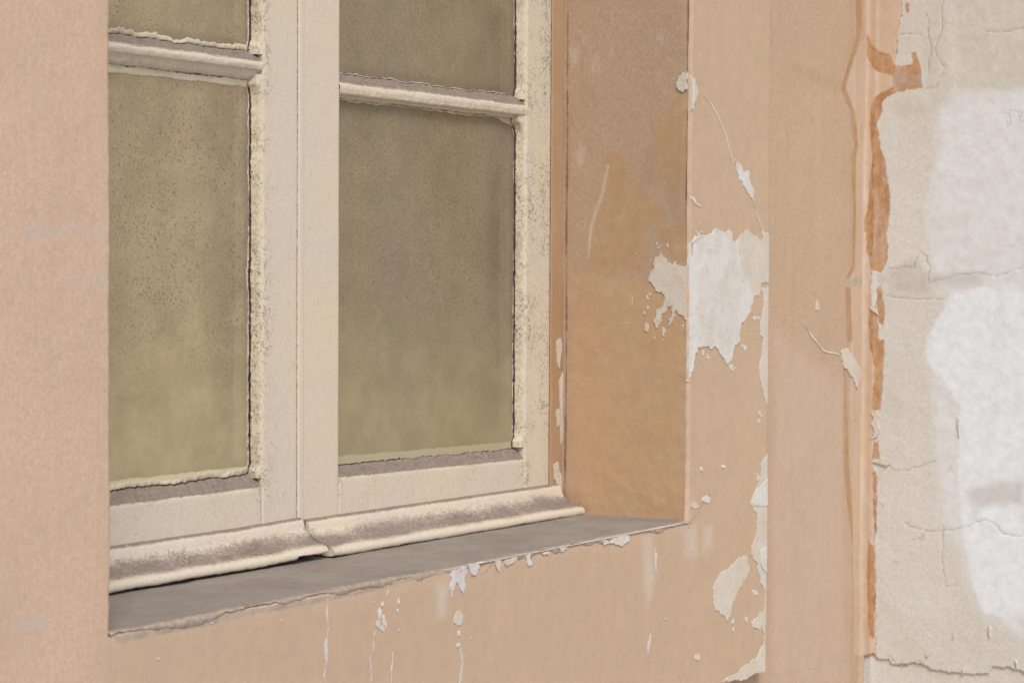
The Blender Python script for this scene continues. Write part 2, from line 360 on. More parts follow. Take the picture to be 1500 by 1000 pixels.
m_shut = simple('ochre_shutter_paint', lin(230, 216, 170), .5, lin(224, 208, 158))
m_ground = simple('stone_pavement', lin(170, 160, 148), .9, lin(156, 148, 138))
m_dark = simple('dark_wood_gap', lin(60, 48, 40), .9, lin(50, 40, 34))

# ------------------------------------------------------------------ ground
py_mesh('ground', [(-300, -300, -1.25), (300, -300, -1.25), (300, 300, -1.25), (-300, 300, -1.25)], [(0, 1, 2, 3)], m_ground, kind='structure')

# ------------------------------------------------------------------ main wall
X0, X1 = -.801, .0035           # window opening
ZT = 1.12                       # its head
PX = .176; PB = -.168; BY = .012; XC = .4426   # surround's right edge, its bottom edge, recessed wall face, inner corner
wall = thing('plastered_wall', (-.4, .05, -1.25), 'peach painted plaster wall framing the old window, with white chips and drips below the sill', 'wall')

def relief(P, k=1.):
    return (.0008*fbm(P, 7, 2, 3)+.00022*fbm(P, 34, 3, 8)+.00010*fbm(P, 140, 2, 12))*k
def warp_edge(P):               # slow wobble of the opening's arrises, shared by both faces that meet there
    return .0011*fbm(np.stack([P[..., 2]*0, P[..., 2]*0, P[..., 2]], -1), 16, 3, 41)+.0006*noise3(np.stack([P[..., 2]*0, P[..., 2]*0, P[..., 2]], -1), 120, 44)
def union(U, V, polys, pad=.03):
    d = np.full(U.shape, -pad)
    for p in polys: d = np.maximum(d, sdf_poly(U, V, p, pad))
    return d*1000
def lines(U, V, ls, pad=.01):
    d = np.full(U.shape, pad)
    for l in ls: d = np.minimum(d, dist_line(U, V, l, pad))
    return d*1000
PF = (1, 0.)          # plane of surround
PW = (1, BY)          # plane of recessed wall
PS = (0, XC)          # plane of side wall
PR = (0, X1)          # plane of reveal

# surround
U = axis((-1.2, -.93, .03), (-.93, X0, .0016), (X0, X0+.012, .001), (X0+.012, X1-.012, .0018), (X1-.012, X1, .001), (X1, X1+.012, .001), (X1+.012, PX, .0014)); U = np.append(U, PX)
V = axis((PB, 0, .0011), (0, .58, .0013), (.58, ZT, .03), (ZT, 1.45, .05)); V = np.insert(V, 0, PB)
GU, GV = np.meshgrid(U, V, indexing='ij')
P = np.stack([GU, GU*0, GV], -1)
y = relief(P)
def roll(d, r=.0035):
    t = np.clip(1-d/r, 0, 1); return r*(1-np.sqrt(np.maximum(1-t*t, 0)))
dx0 = np.maximum(X0-GU, 0); dx1 = np.maximum(GU-X1, 0); inz = (GV > -.002)
y = y+np.where(inz & (GU <= X0+1e-6), roll(X0-GU), 0)+np.where(inz & (GU >= X1-1e-6), roll(GU-X1), 0)
y = y+np.where((GU > X0) & (GU < X1) & (GV <= 0), roll(-GV, .002), 0)+roll(PX-GU, .002)+roll(GV-PB, .002)
P[..., 1] = y
fo = np.exp(-np.minimum(np.abs(GU-X0), np.abs(GU-X1))/.006)*(inz)
P[..., 0] += warp_edge(P)*fo
pe = np.exp(-np.abs(GU-PX)/.004); P[..., 0] += pe*(.0012*n1(GV, 25, 5)+.0005*n1(GV, 150, 6))
pb = np.exp(-np.abs(GV-PB)/.004); P[..., 2] += pb*(.0022*n1(GU, 14, 9)+.0008*n1(GU, 120, 4))-.02*0
P[-1, :, 1] = BY+.004; P[:, 0, 1] = BY+.004
cu, cv = (U[:-1]+U[1:])/2, (V[:-1]+V[1:])/2
keep = ~((cu[:, None] > X0) & (cu[:, None] < X1) & (cv[None, :] > 0) & (cv[None, :] < ZT))
o = lambda pts: onto(PF, pts)
ochre = union(GU, GV, [o([(150, 935), (500, 875), (1010, 770), (1015, 700), (1120, 700), (1130, 1010), (150, 1010)]), o([(1000, -40), (1160, -40), (1160, 720), (1000, 720)])])
wash = union(GU, GV, [o([(1000, 772), (1020, 770), (1022, 810), (1005, 812)]), o([(1030, 768), (1042, 770), (1043, 802), (1030, 805)]), o([(944, 790), (952, 782), (957, 800), (960, 850), (950, 885), (943, 840)]), o([(640, 860), (655, 858), (650, 900), (640, 900)])])
blu = union(GU, GV, [o([(35, 335), (60, 330), (110, 328), (115, 338), (60, 348), (36, 347)]), o([(125, 335), (160, 340), (160, 352), (130, 350)]), o([(95, 410), (160, 402), (160, 418), (100, 420)]), o([(20, 905), (70, 900), (72, 925), (18, 925)])])
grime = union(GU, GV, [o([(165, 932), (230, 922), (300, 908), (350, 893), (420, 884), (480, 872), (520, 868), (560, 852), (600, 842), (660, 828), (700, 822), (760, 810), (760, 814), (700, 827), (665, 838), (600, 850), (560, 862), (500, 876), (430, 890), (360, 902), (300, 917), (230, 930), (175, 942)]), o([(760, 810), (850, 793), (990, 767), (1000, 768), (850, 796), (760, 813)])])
cr = lines(GU, GV, [rough_line(o([(1028, 690), (1040, 720), (1008, 775)]), seed=3), rough_line(o([(705, 842), (725, 820)]), seed=4), rough_line(o([(160, 560), (162, 700)]), seed=9)])
raw_mesh('window_surround', P.reshape(-1, 3), grid_quads(len(U), len(V), keep), m_panel, wall,
         {'ochre': ochre, 'wash': wash, 'bluish': blu, 'grime': grime, 'crack': cr})

# recessed wall face, right of and below the surround
U = axis((-5., -1.1, .5), (-1.1, -.81, .1), (-.81, .0136, .2), (.0136, .17, .02), (.17, XC-.02, .0018), (XC-.02, XC, .0011)); V = axis((-1.25, -.25, .1), (-.25, .58, .0013), (.58, ZT+.005, .06), (ZT+.005, 3.2, .3))
GU, GV = np.meshgrid(U, V, indexing='ij'); P = np.stack([GU, GU*0, GV], -1)
fine = np.clip((GU-.10)/.05, 0, 1)*np.clip((.62-GV)/.04, 0, 1)*np.clip((GV+.3)/.04, 0, 1)
P[..., 1] = BY+(relief(P, 1.1))*fine-roll(XC-GU, .006)*.8 - np.exp(-((GU-(XC-.028))/.003)**2)*.0006*fine
cu, cv = (U[:-1]+U[1:])/2, (V[:-1]+V[1:])/2
keep = ~((cu[:, None] > -.81) & (cu[:, None] < .0136) & (cv[None, :] > -.25) & (cv[None, :] < ZT+.005))
o = lambda pts: onto(PW, pts)
orange = union(GU, GV, [o([(1252, -10), (1263, -10), (1262, 45), (1257, 62), (1249, 90), (1242, 112), (1238, 128), (1246, 146), (1251, 163), (1255, 190), (1257, 215), (1253, 232), (1254, 300), (1252, 390), (1246, 404), (1237, 410), (1243, 400), (1248, 385), (1249, 300), (1247, 230), (1250, 212), (1246, 165), (1239, 150), (1231, 130), (1236, 113), (1245, 85), (1254, 50)]),
    o([(1238, 420), (1246, 420), (1248, 500), (1240, 502)]), o([(1236, 530), (1240, 560), (1242, 640), (1246, 720), (1249, 800), (1242, 750), (1235, 680), (1234, 600)])], .02)
pale = union(GU, GV, [o([(1262, 60), (1266, 60), (1264, 420), (1240, 420), (1252, 395), (1254, 300), (1254, 232), (1258, 215), (1254, 180), (1240, 130), (1250, 90)]), o([(1248, 420), (1264, 420), (1262, 960), (1252, 960), (1250, 800), (1245, 560)])], .02)
stain = union(GU, GV, [o([(1195, 120), (1215, 112), (1232, 118), (1228, 132), (1210, 128)]), o([(1160, 95), (1200, 105), (1222, 118), (1200, 125), (1165, 108)])])
pink = union(GU, GV, [o([(1135, 480), (1235, 560), (1240, 1010), (1130, 1010)])])
gri = union(GU, GV, [o([(1238, 408), (1264, 405), (1264, 417), (1238, 419)])])
cr = lines(GU, GV, [rough_line(o([(1175, 472), (1190, 490), (1205, 510), (1228, 520)]), seed=2), rough_line(o([(1196, 438), (1200, 455)]), seed=12), rough_line(o([(1125, 986), (1165, 984), (1200, 978), (1236, 966), (1262, 962)]), seed=14)])
raw_mesh('wall_face', P.reshape(-1, 3), grid_quads(len(U), len(V), keep), m_base, wall,
         {'orange': orange, 'pale': pale, 'stain': stain, 'pink': pink, 'grime': gri, 'crack': cr})

# reveals (right one seen, left and head turned away)
YB = .215
def side_grid(xc, sgn, mat, fine=True):
    Yc = axis((0, .012, .001), (.012, .142, .0013 if fine else .01), (.142, YB, .01)); Zc = axis((-.02, .58, .0013 if fine else .01), (.58, ZT, .03))
    A, B = np.meshgrid(Yc, Zc, indexing='ij'); P = np.stack([A*0+xc, A, B], -1)
    P[..., 0] += sgn*(relief(P[..., [1, 0, 2]], 1.5))*np.clip(A/.01, 0, 1)
    low = np.exp(-np.maximum(B, 0)/.035)*np.clip(A/.02, 0, 1)          # lumpy render near the sill
    P[..., 0] -= sgn*low*(.0016*np.maximum(fbm(P, 60, 3, 77), -.1))
    P[..., 0] += warp_edge(P)*np.exp(-A/.006)
    P[..., 1] = np.maximum(A, .0035)
    P[0, :, 1] = .0034
    return Yc, Zc, A, B, P
Yc, Zc, A, B, P = side_grid(X1, 1, m_reveal)
o = lambda pts: onto(PR, pts)
tan = union(A, B, [o([(888, 222), (905, 225), (915, 240), (925, 262), (942, 268), (950, 295), (955, 312), (945, 340), (950, 372), (938, 392), (900, 402), (866, 396), (870, 350), (878, 310), (886, 280)]),
    o([(952, 180), (985, 150), (1010, 130), (1010, 250), (985, 275), (965, 250), (960, 200)]), o([(940, 300), (975, 300), (975, 325), (945, 330)]), o([(965, 335), (1008, 320), (1008, 380), (985, 380)])], .02)
low = union(A, B, [o([(830, 395), (1008, 420), (1006, 765), (855, 755), (830, 740)])])
wsh = union(A, B, [np.array(q) for q in ([o([(889, 240), (893, 240), (884, 290), (876, 305), (868, 335), (863, 380), (860, 380), (864, 330), (873, 302), (880, 285)])])], .02)
edge = np.where(B > .215, 4.2-A*1000+1.8*n1(B, 30, 3), 2.4-A*1000+1.6*n1(B, 25, 5))           # old brown line down the arris
edge = np.maximum(edge, (1.0+1.2*n1(B, 40, 9))-np.abs(A-.137)*1000)     # cracked joint against the window frame
raw_mesh('reveal', P.reshape(-1, 3), grid_quads(len(Yc), len(Zc), flip=True), m_reveal, wall, {'tan': tan, 'low': low, 'wash': wsh, 'grime': edge}, label='ochre brown plaster reveal on the right side of the opening')
Yc, Zc, A, B, P = side_grid(X0, -1, m_reveal, False)
zz = A*0-20
raw_mesh('reveal', P.reshape(-1, 3), grid_quads(len(Yc), len(Zc)), m_reveal, wall, {'tan': zz, 'low': zz, 'wash': zz, 'grime': zz})
box('reveal_head', X0-.005, X1+.01, .004, YB, ZT, ZT+.02, m_reveal, wall)

# ------------------------------------------------------------------ side wall beyond the inner corner
sw = thing('return_wall', (XC+.1, -.3, -1.25), 'rough whitewashed plaster wall at the right, stained orange down its inner corner', 'wall')
Yc = axis((-1.2, -.2, .1), (-.2, BY+.002, .0011)); Zc = axis((-1.25, -.25, .1), (-.25, .58, .0012), (.58, 3.2, .2))
A, B = np.meshgrid(Yc, Zc, indexing='ij'); P = np.stack([A*0+XC, A, B], -1)
o = lambda pts: onto(PS, pts)
white = union(A, B, [o([(1395, 432), (1430, 422), (1470, 428), (1530, 420), (1530, 905), (1470, 905), (1440, 897), (1425, 850), (1415, 790), (1402, 690), (1408, 600), (1385, 560), (1358, 530), (1360, 490), (1380, 460)])])
shell = union(A, B, [o([(1385, 135), (1530, 130), (1530, 950), (1440, 905), (1420, 860), (1385, 760), (1370, 640), (1365, 540), (1390, 430), (1365, 415), (1362, 300), (1372, 200)]), ])
olive = union(A, B, [o([(1400, -10), (1530, -10), (1530, 128), (1405, 132)]), o([(1360, -10), (1385, -10), (1388, 60), (1395, 150), (1370, 160), (1352, 100)]), o([(1305, 150), (1350, 140), (1355, 165), (1310, 175)])])
peach = union(A, B, [o([(1255, -10), (1322, -10), (1319, 30), (1314, 60), (1311, 95), (1309, 130), (1290, 145), (1280, 200), (1276, 420), (1278, 500), (1284, 560), (1281, 700), (1283, 860), (1282, 960), (1240, 970), (1240, 400)])], .02)
orange = union(A, B, [o([(1262, 40), (1272, 52), (1276, 66), (1288, 76), (1305, 82), (1309, 95), (1320, 97), (1336, 93), (1336, 78), (1342, 77), (1349, 100), (1351, 128), (1330, 133), (1311, 137), (1299, 142), (1291, 152), (1293, 162), (1286, 178), (1288, 205), (1292, 228), (1282, 235), (1276, 215), (1275, 160), (1283, 141), (1300, 132), (1311, 127), (1308, 111), (1286, 106), (1277, 98), (1270, 82), (1262, 62)]),
    o([(1281, 212), (1287, 205), (1296, 235), (1301, 270), (1305, 300), (1298, 340), (1301, 378), (1291, 400), (1278, 395), (1270, 370), (1267, 330), (1273, 290), (1277, 250)]),
    o([(1284, 425), (1290, 418), (1296, 450), (1294, 478), (1286, 470)]), o([(1273, 452), (1284, 448), (1288, 500), (1296, 495), (1293, 560), (1289, 600), (1279, 600), (1281, 540), (1274, 500)]),
    o([(1279, 645), (1287, 645), (1288, 672), (1279, 672)]), o([(1279, 692), (1284, 690), (1285, 780), (1280, 785)]), o([(1272, 790), (1281, 800), (1282, 860), (1280, 935), (1274, 930), (1270, 850)]), o([(1325, 3), (1333, 6), (1332, 18), (1327, 20)])], .02)
block = union(A, B, [o([(1308, 112), (1349, 109), (1350, 125), (1308, 128)])], .02)
gri = union(A, B, [o([(1300, 395), (1340, 385), (1362, 405), (1360, 428), (1300, 430)]), o([(1285, 405), (1440, 400), (1430, 418), (1285, 418)]), o([(1420, 720), (1500, 700), (1500, 740), (1430, 745)])])
ck = [rough_line(o(q), .002, 5, k) for k, q in enumerate([[(1298, 432), (1330, 437), (1386, 437)], [(1278, 676), (1300, 678), (1315, 690), (1345, 684), (1370, 676)], [(1325, 765), (1370, 778), (1420, 770), (1445, 760), (1470, 782), (1505, 783)],
    [(1381, 770), (1380, 820), (1385, 858), (1402, 857)], [(1362, 415), (1420, 402), (1460, 403), (1505, 390)], [(1382, -5), (1378, 50), (1370, 75), (1385, 100), (1372, 128), (1352, 133)], [(1440, 45), (1480, 46), (1505, 36)], [(1300, 395), (1340, 392), (1345, 375)], [(1350, 370), (1362, 390), (1360, 415)],
    [(1357, 20), (1362, 60), (1360, 110)], [(1300, 960), (1320, 978), (1345, 968), (1365, 980)], [(1318, 50), (1350, 50)], [(1290, 255), (1300, 262), (1296, 300)]])]
cr = lines(A, B, ck)
ledge_pts = o([(1262, 960), (1281, 958), (1283, 963), (1300, 965), (1312, 974), (1335, 970), (1350, 973), (1362, 981), (1400, 984), (1445, 986), (1455, 975), (1480, 977), (1510, 990), (1510, 1080), (1240, 1080)])
led = sdf_poly(A, B, rough_line(ledge_pts+[ledge_pts[0]], .0016, 4, 5)[:-1], .03)
fine = np.clip((A+.24)/.04, 0, 1)*np.clip((.62-B)/.04, 0, 1)*np.clip((B+.3)/.04, 0, 1)
Q = P[..., [1, 0, 2]]
dsp = relief(Q, 1.3)+.0012*np.abs(fbm(Q, 12, 4, 91))*np.clip((-A)/.02, 0, 1)
wj = white+3*fbm(Q, 60, 4, 21); dsp += -.0006*(1/(1+np.exp(-wj/2.2)))               # skim coat stands a millimetre proud
pj = peach+2.5*fbm(Q, 110, 3, 23); dsp += -.0006*(1/(1+np.exp(-pj/.5)))
dsp += .0022*(led > 0)*1.0+.0*led                                                    # broken off below the ledge
dsp += .0005*np.exp(-(cr/.9)**2)
bead = np.exp(-((A-(BY-.012))/.0035)**2); dsp -= .0008*bead
P[..., 0] += dsp*fine
P[..., 0] -= roll(BY-A, .006)*.5
raw_mesh('wall_face', P.reshape(-1, 3), grid_quads(len(Yc), len(Zc), flip=False), m_side, sw,
         {'white': white, 'shell': shell, 'olive': olive, 'peach': peach, 'orange': orange, 'block': block, 'grime': gri, 'crack': cr})

# ------------------------------------------------------------------ torn patches: thin real layers on the wall
def patch(pts, plane, mat, parent, name='plaster_patch', thick=.0007, seed=0, fray=.0022, label=None, lift=0.):
    ax, val = plane; q = onto(plane, pts); q = rough_line(q+[q[0]], fray, 6, seed)[:-1]
    q = np.array([(a[0], a[1]) for a in q])
    if ax == 1 and abs(val) < .005: q[:, 0] = np.where(q[:, 1] > 0, np.maximum(q[:, 0], X1+.0004), q[:, 0]); q[:, 0] = np.minimum(q[:, 0], PX-.0003)
    if ax == 0 and abs(val-X1) < .001: q[:, 0] = np.maximum(q[:, 0], .0030)
    lim = (np.abs(q[:, 0]-(X1+.0004)) < 1e-7) | (np.abs(q[:, 0]-(PX-.0003)) < 1e-7) | (np.abs(q[:, 0]-.0030) < 1e-7)
    q = q[~(lim & np.roll(lim, 1) & np.roll(lim, -1))]            # keep only the ends of a run that was clipped at an arris
    if len(q) < 4: return None
    q = q[np.concatenate([[True], np.hypot(*(q[1:]-q[:-1]).T) > 1e-5])]; n = len(q)
    d = np.roll(q, -1, 0)-np.roll(q, 1, 0); nn = np.stack([-d[:, 1], d[:, 0]], 1); nn /= np.linalg.norm(nn, axis=1)[:, None]+1e-9
    area = .5*np.sum(q[:, 0]*np.roll(q[:, 1], -1)-np.roll(q[:, 0], -1)*q[:, 1]); nn *= 1 if area > 0 else -1
    q2 = q+nn*min(.0004, thick*.6)
    def P3(a, off):
        base = np.stack([a[:, 0], a[:, 0]*0, a[:, 1]], -1) if ax == 1 else np.stack([a[:, 0]*0+val, a[:, 0], a[:, 1]], -1)
        if ax == 1:
            base[:, 1] = val+relief(np.stack([a[:, 0], a[:, 0]*0, a[:, 1]], -1))-off
            if abs(val) < .005: base[:, 1] += roll(np.maximum(a[:, 0]-X1, 0))*(a[:, 1] > 0)+roll(np.maximum(PX-a[:, 0], 0), .002)
            elif off < 0: pass
        else:
            base[:, 0] = val+relief(np.stack([a[:, 0], base[:, 0]*0+val, a[:, 1]], -1), 1.5 if parent is wall else 1.3)-off
        return base
    v = np.concatenate([P3(q, -.003), P3(q2, thick+lift)])
    f = [(i, (i+1) % n, n+(i+1) % n, n+i) for i in range(n)]
    from mathutils.geometry import delaunay_2d_cdt
    cv_, _, cf_, _, _, _ = delaunay_2d_cdt([Vector((a[0]*100, a[1]*100)) for a in q2], [], [list(range(n))[::1 if area > 0 else -1]], 1, 1e-5)
    if cf_:
        fr = P3(np.array([(c.x/100, c.y/100) for c in cv_]), thick+lift); k0 = len(v); v = np.concatenate([v, fr])
        f += [tuple(k0+i for i in t) for t in cf_]
    return py_mesh(name, v, f, mat, parent, label=label)
def crumbs(cs, plane, mat, parent, seed):
    rg = random.Random(seed)
    for x, y, sp, n in cs:
        for k in range(n):
            a = rg.uniform(0, 6.28); d = sp*rg.uniform(.2, 1); r = rg.uniform(.8, 2.6)
            patch(blob(x+d*math.cos(a)*.6, y+d*math.sin(a), r, r*rg.uniform(1, 2.2), 7, rg.randint(0, 999)), plane, mat, parent, 'paint_chip', .0005, rg.randint(0, 999), .0006)
def blob(cx, cy, rx, ry, n=9, seed=0):
    rg = random.Random(seed); return [(cx+rx*math.cos(2*math.pi*k/n)*rg.uniform(.75, 1.15), cy+ry*math.sin(2*math.pi*k/n)*rg.uniform(.75, 1.15)) for k in range(n)]
wp = lambda pts, **k: patch(pts, PF, k.pop('mat', m_white), wall, **k)
rp = lambda pts, **k: patch(pts, (0, X1), k.pop('mat', m_white), wall, **k)
wp([(996, 372), (1016, 349), (1022, 345), (1030, 345), (1040, 342), (1048, 335), (1060, 340), (1070, 338), (1073, 352), (1080, 352), (1086, 390), (1104, 437), (1100, 455), (1085, 475), (1084, 500), (1075, 510), (1070, 530), (1066, 535), (1060, 525), (1050, 510), (1040, 512), (1032, 508), (1022, 510), (1017, 520), (1013, 545), (1000, 552), (998, 450)], seed=1, thick=.001, label='large bright white filler patch over the reveal arris')
wp([(1079, 352), (1090, 342), (1097, 338), (1108, 345), (1117, 350), (1115, 335), (1120, 340), (1134, 350), (1134, 412), (1115, 415), (1113, 430), (1103, 436), (1086, 392)], mat=m_cream, seed=2, label='dull cream torn paint beside the white filler patch')
wp([(1115, 418), (1133, 421), (1133, 580), (1122, 594), (1115, 560), (1112, 540), (1118, 500), (1113, 490), (1118, 450)], mat=m_cream, seed=3)
rp([(1009, 385), (1000, 390), (990, 382), (983, 386), (975, 378), (970, 370), (962, 376), (958, 392), (951, 404), (950, 413), (960, 424), (972, 432), (972, 446), (961, 452), (957, 470), (960, 482), (966, 476), (970, 462), (978, 450), (986, 447), (980, 468), (978, 478), (986, 472), (990, 455), (1000, 462), (1009, 470)], mat=m_cream, seed=4, thick=.0009, label='pale torn patch inside the reveal')
for k, (a, b, c, d) in enumerate([(948, 480, 4, 8), (944, 458, 2, 4), (962, 357, 2, 3), (978, 360, 2, 5), (918, 473, 1.5, 2), (972, 489, 2, 5), (932, 372, 1, 2), (959, 495, 1.5, 4), (926, 442, 1, 9)]):
    rp(blob(a, b, c, d, 7, k), mat=m_cream, seed=20+k, fray=.0005, name='paint_chip')
wp([(1008, 540), (1014, 545), (1012, 548), (1009, 560)], seed=30, fray=.0004, name='paint_chip')
rp([(992, 122), (994, 112), (1000, 107), (1010, 105), (1009, 132), (1000, 136), (995, 133)], mat=m_cream, seed=5, thick=.0015, label='pale blob of filler on the reveal side of the arris')
wp([(1009, 108), (1013, 110), (1016, 124), (1021, 134), (1016, 150), (1014, 160), (1007, 160), (1010, 130)], seed=6, thick=.002, mat=m_cream)
wp([(1076, 232), (1085, 240), (1091, 252), (1097, 250), (1099, 268), (1105, 280), (1103, 298), (1098, 290), (1090, 275), (1083, 265), (1078, 248)], mat=m_white, seed=7)
wp([(1028, 139), (1042, 152), (1055, 175), (1064, 198), (1070, 222), (1076, 240), (1074, 240), (1068, 223), (1062, 199), (1053, 177), (1041, 155)], mat=m_cream, seed=8, fray=.0003, thick=.0004, name='paint_chip')
wp([(1104, 298), (1110, 315), (1117, 338), (1115, 338), (1108, 317)], mat=m_cream, seed=9, fray=.0003, name='paint_chip')
wp([(1010, 287), (1016, 288), (1020, 296), (1028, 303), (1026, 304), (1016, 298)], seed=10, fray=.0004, name='paint_chip')
wp([(1125, 664), (1117, 672), (1113, 682), (1112, 700), (1107, 715), (1100, 728), (1098, 738), (1107, 752), (1108, 775), (1100, 800), (1099, 812), (1107, 822), (1113, 845), (1118, 862), (1120, 884), (1118, 896), (1112, 898), (1105, 905), (1099, 911), (1101, 919), (1110, 921), (1117, 916), (1119, 930), (1118, 943), (1110, 960), (1095, 972), (1075, 988), (1057, 998), (1078, 996), (1120, 984), (1123, 850), (1124, 700)], mat=m_cream, seed=11, label='long torn strip down the lower right edge of the surround')
wp([(1106, 716), (1124, 700), (1123, 740), (1103, 741), (1099, 736)], seed=61, fray=.0006, thick=.0011, name='paint_chip')
wp([(1111, 806), (1123, 800), (1122, 840), (1113, 828)], seed=62, fray=.0006, thick=.0011, name='paint_chip')
wp([(1090, 813), (1078, 818), (1068, 830), (1055, 838), (1048, 850), (1044, 865), (1044, 885), (1055, 900), (1065, 909), (1070, 900), (1072, 885), (1082, 862), (1093, 845), (1097, 830), (1094, 815)], mat=m_cream, seed=12, label='leaf shaped cream patch low on the surround')
for k, (a, b, c, d) in enumerate([(1034, 731, 7, 6), (1021, 962, 4, 6), (1059, 683, 3.5, 3.5), (1027, 686, 2, 4), (1093, 907, 2.5, 5), (975, 906, 1.5, 2), (1017, 740, 6, 5), (1007, 700, 1.5, 3)]):
    wp(blob(a, b, c, d, 9, k+50), mat=m_white if k != 6 else m_cream, seed=40+k, fray=.0006, name='paint_chip')
crumbs([(1035, 525, 16, 5), (1072, 540, 10, 4), (1025, 338, 12, 4), (1090, 500, 12, 4), (1108, 460, 10, 3), (1105, 700, 12, 4), (1108, 790, 8, 3), (1112, 610, 8, 3), (1075, 912, 10, 3), (1104, 870, 8, 3)], PF, m_white, wall, 5)
crumbs([(950, 440, 12, 5), (975, 490, 14, 5), (965, 365, 10, 3), (998, 475, 8, 3)], (0, X1), m_cream, wall, 6)
# drips and splashes under the sill
def drip(pts, w, seed, mat=None, br=0):
    L = [(x-w*(1 if i % 2 else .6), y) for i, (x, y) in enumerate(pts)]; R = [(x+w*(1 if i % 2 else .7), y) for i, (x, y) in enumerate(pts)]
    wp([pts[0]]+L[1:-1]+[pts[-1]]+R[1:-1][::-1], mat=mat or m_drip, seed=seed, fray=.0006, thick=.0006, name='paint_drip')
drip([(480, 876), (479, 900), (481, 920), (480, 933)], 1.1, 71); drip([(479, 932), (477, 948), (478, 966), (476, 975)], 2.6, 72); drip([(477, 976), (475, 990), (478, 1010)], 1.3, 73)
drip([(567, 860), (568, 866), (566, 872)], 1.8, 74); drip([(546, 874), (547, 880)], 1.2, 75) if False else None
for k, (a, b, c, d) in enumerate([(560, 884, 2, 5), (556, 897, 3, 8), (562, 908, 2.5, 9), (553, 914, 3.5, 7), (559, 920, 4, 5), (548, 928, 1.5, 6), (583, 880, 2, 6), (582, 894, 1.4, 4), (583, 922, 1, 3), (594, 868, 1.5, 1.5), (546, 880, 1, 2), (555, 905, 1.2, 10), (565, 915, 1, 6), (232, 964, 2, 3), (412, 908, 1.6, 2.2), (310, 912, 3, 2), (690, 934, 1.4, 1.8), (684, 936, 1.3, 1.5)]):
    wp(blob(a, b, c, d, 8, k+90), mat=m_drip, seed=80+k, fray=.0007, name='paint_splash')
drip([(549, 935), (548, 950), (546, 945)], .8, 101) if False else None
drip([(548, 930), (547, 945), (546, 955)], .9, 102); drip([(541, 952), (542, 970), (544, 990), (543, 1000)], .9, 103); drip([(575, 955), (573, 980), (573, 1002)], .9, 104)
wp([(659, 838), (668, 834), (680, 828), (685, 838), (679, 846), (680, 858), (678, 870), (672, 862), (668, 852), (664, 862), (660, 876), (658, 862), (660, 850)], mat=m_drip, seed=110, fray=.001, thick=.001, name='paint_splash')
wp([(666, 897), (673, 892), (677, 898), (676, 914), (668, 917), (663, 910)], mat=m_cream, seed=111, fray=.001, name='paint_splash')
wp([(669, 925), (673, 922), (673, 931), (670, 931)], mat=m_drip, seed=112, fray=.0005, name='paint_splash')
wp([(665, 941), (673, 940), (674, 946), (667, 948)], mat=m_drip, seed=113, fray=.0005, name='paint_splash')
drip([(674, 944), (675, 958), (677, 972), (674, 990), (672, 1010)], 1.5, 114)
drip([(960, 802), (961, 812), (960, 828), (961, 840)], 1.7, 115); drip([(953, 926), (951, 940), (949, 950), (948, 958)], 2.0, 116)
# white chips along the sill edge
for k, q in enumerate([[(880, 791), (886, 789), (892, 792), (900, 786), (912, 782), (920, 783), (921, 792), (912, 799), (900, 797), (892, 795), (884, 799)], [(740, 818), (752, 814), (757, 812), (756, 818), (748, 826), (741, 829), (738, 824)], [(768, 812), (776, 810), (775, 816), (779, 824), (773, 829), (770, 820)], [(724, 820), (731, 817), (733, 826), (729, 836), (726, 830)],
     [(685, 827), (698, 822), (702, 830), (696, 842), (688, 841), (686, 834)], [(818, 803), (830, 800), (829, 804), (820, 808)], [(792, 809), (803, 806), (803, 811), (796, 813)], [(956, 773), (964, 775), (965, 777), (958, 776)], [(958, 772), (966, 772), (963, 776)]]):
    wp(q, mat=m_white if k % 2 == 0 else m_cream, seed=120+k, fray=.0008, thick=.0013, name='paint_chip')
# chips on recessed wall and side wall
bp = lambda pts, **k: patch(pts, (1, BY), k.pop('mat', m_cream), wall, **k)
bp([(1231, 516), (1240, 510), (1248, 520), (1258, 535), (1259, 548), (1255, 570), (1250, 560), (1243, 548), (1236, 540)], seed=140, thick=.0015, name='plaster_patch')
bp([(1180, 478), (1192, 492), (1207, 512), (1230, 518), (1230, 521), (1206, 515), (1189, 495)], seed=141, fray=.0005, name='paint_chip')
bp([(1196, 438), (1199, 445), (1200, 456), (1194, 454)], seed=142, fray=.0003, name='paint_chip')
sp_ = lambda pts, **k: patch(pts, (0, XC), k.pop('mat', m_white), sw, **k)
for k, q in enumerate([[(1357, 958), (1362, 950), (1367, 944), (1364, 956), (1359, 963)], [(1410, 978), (1417, 974), (1416, 980), (1411, 988)], [(1450, 915), (1453, 920), (1451, 933), (1449, 925)], [(1488, 965), (1492, 970), (1490, 978)], [(1397, 930), (1400, 926), (1398, 934)], [(1404, 610), (1407, 615), (1406, 640), (1403, 625)]]):
    sp_(q, seed=160+k, fray=.0006, thick=.0022, name='paint_chip')
sp_([(1275, 449), (1280, 446), (1284, 452), (1288, 462), (1283, 458), (1278, 455)], seed=170, fray=.0005, thick=.002, name='paint_chip')
sp_([(1276, 605), (1288, 604), (1287, 618), (1291, 628), (1286, 640), (1276, 644), (1282, 632), (1276, 622), (1280, 614)], seed=171, mat=m_cream, fray=.001, thick=.0025, name='paint_chip')
sp_([(1278, 674), (1290, 675), (1304, 679), (1301, 683), (1290, 679), (1279, 678)], seed=172, mat=m_cream, fray=.0006, thick=.0022, name='paint_chip')

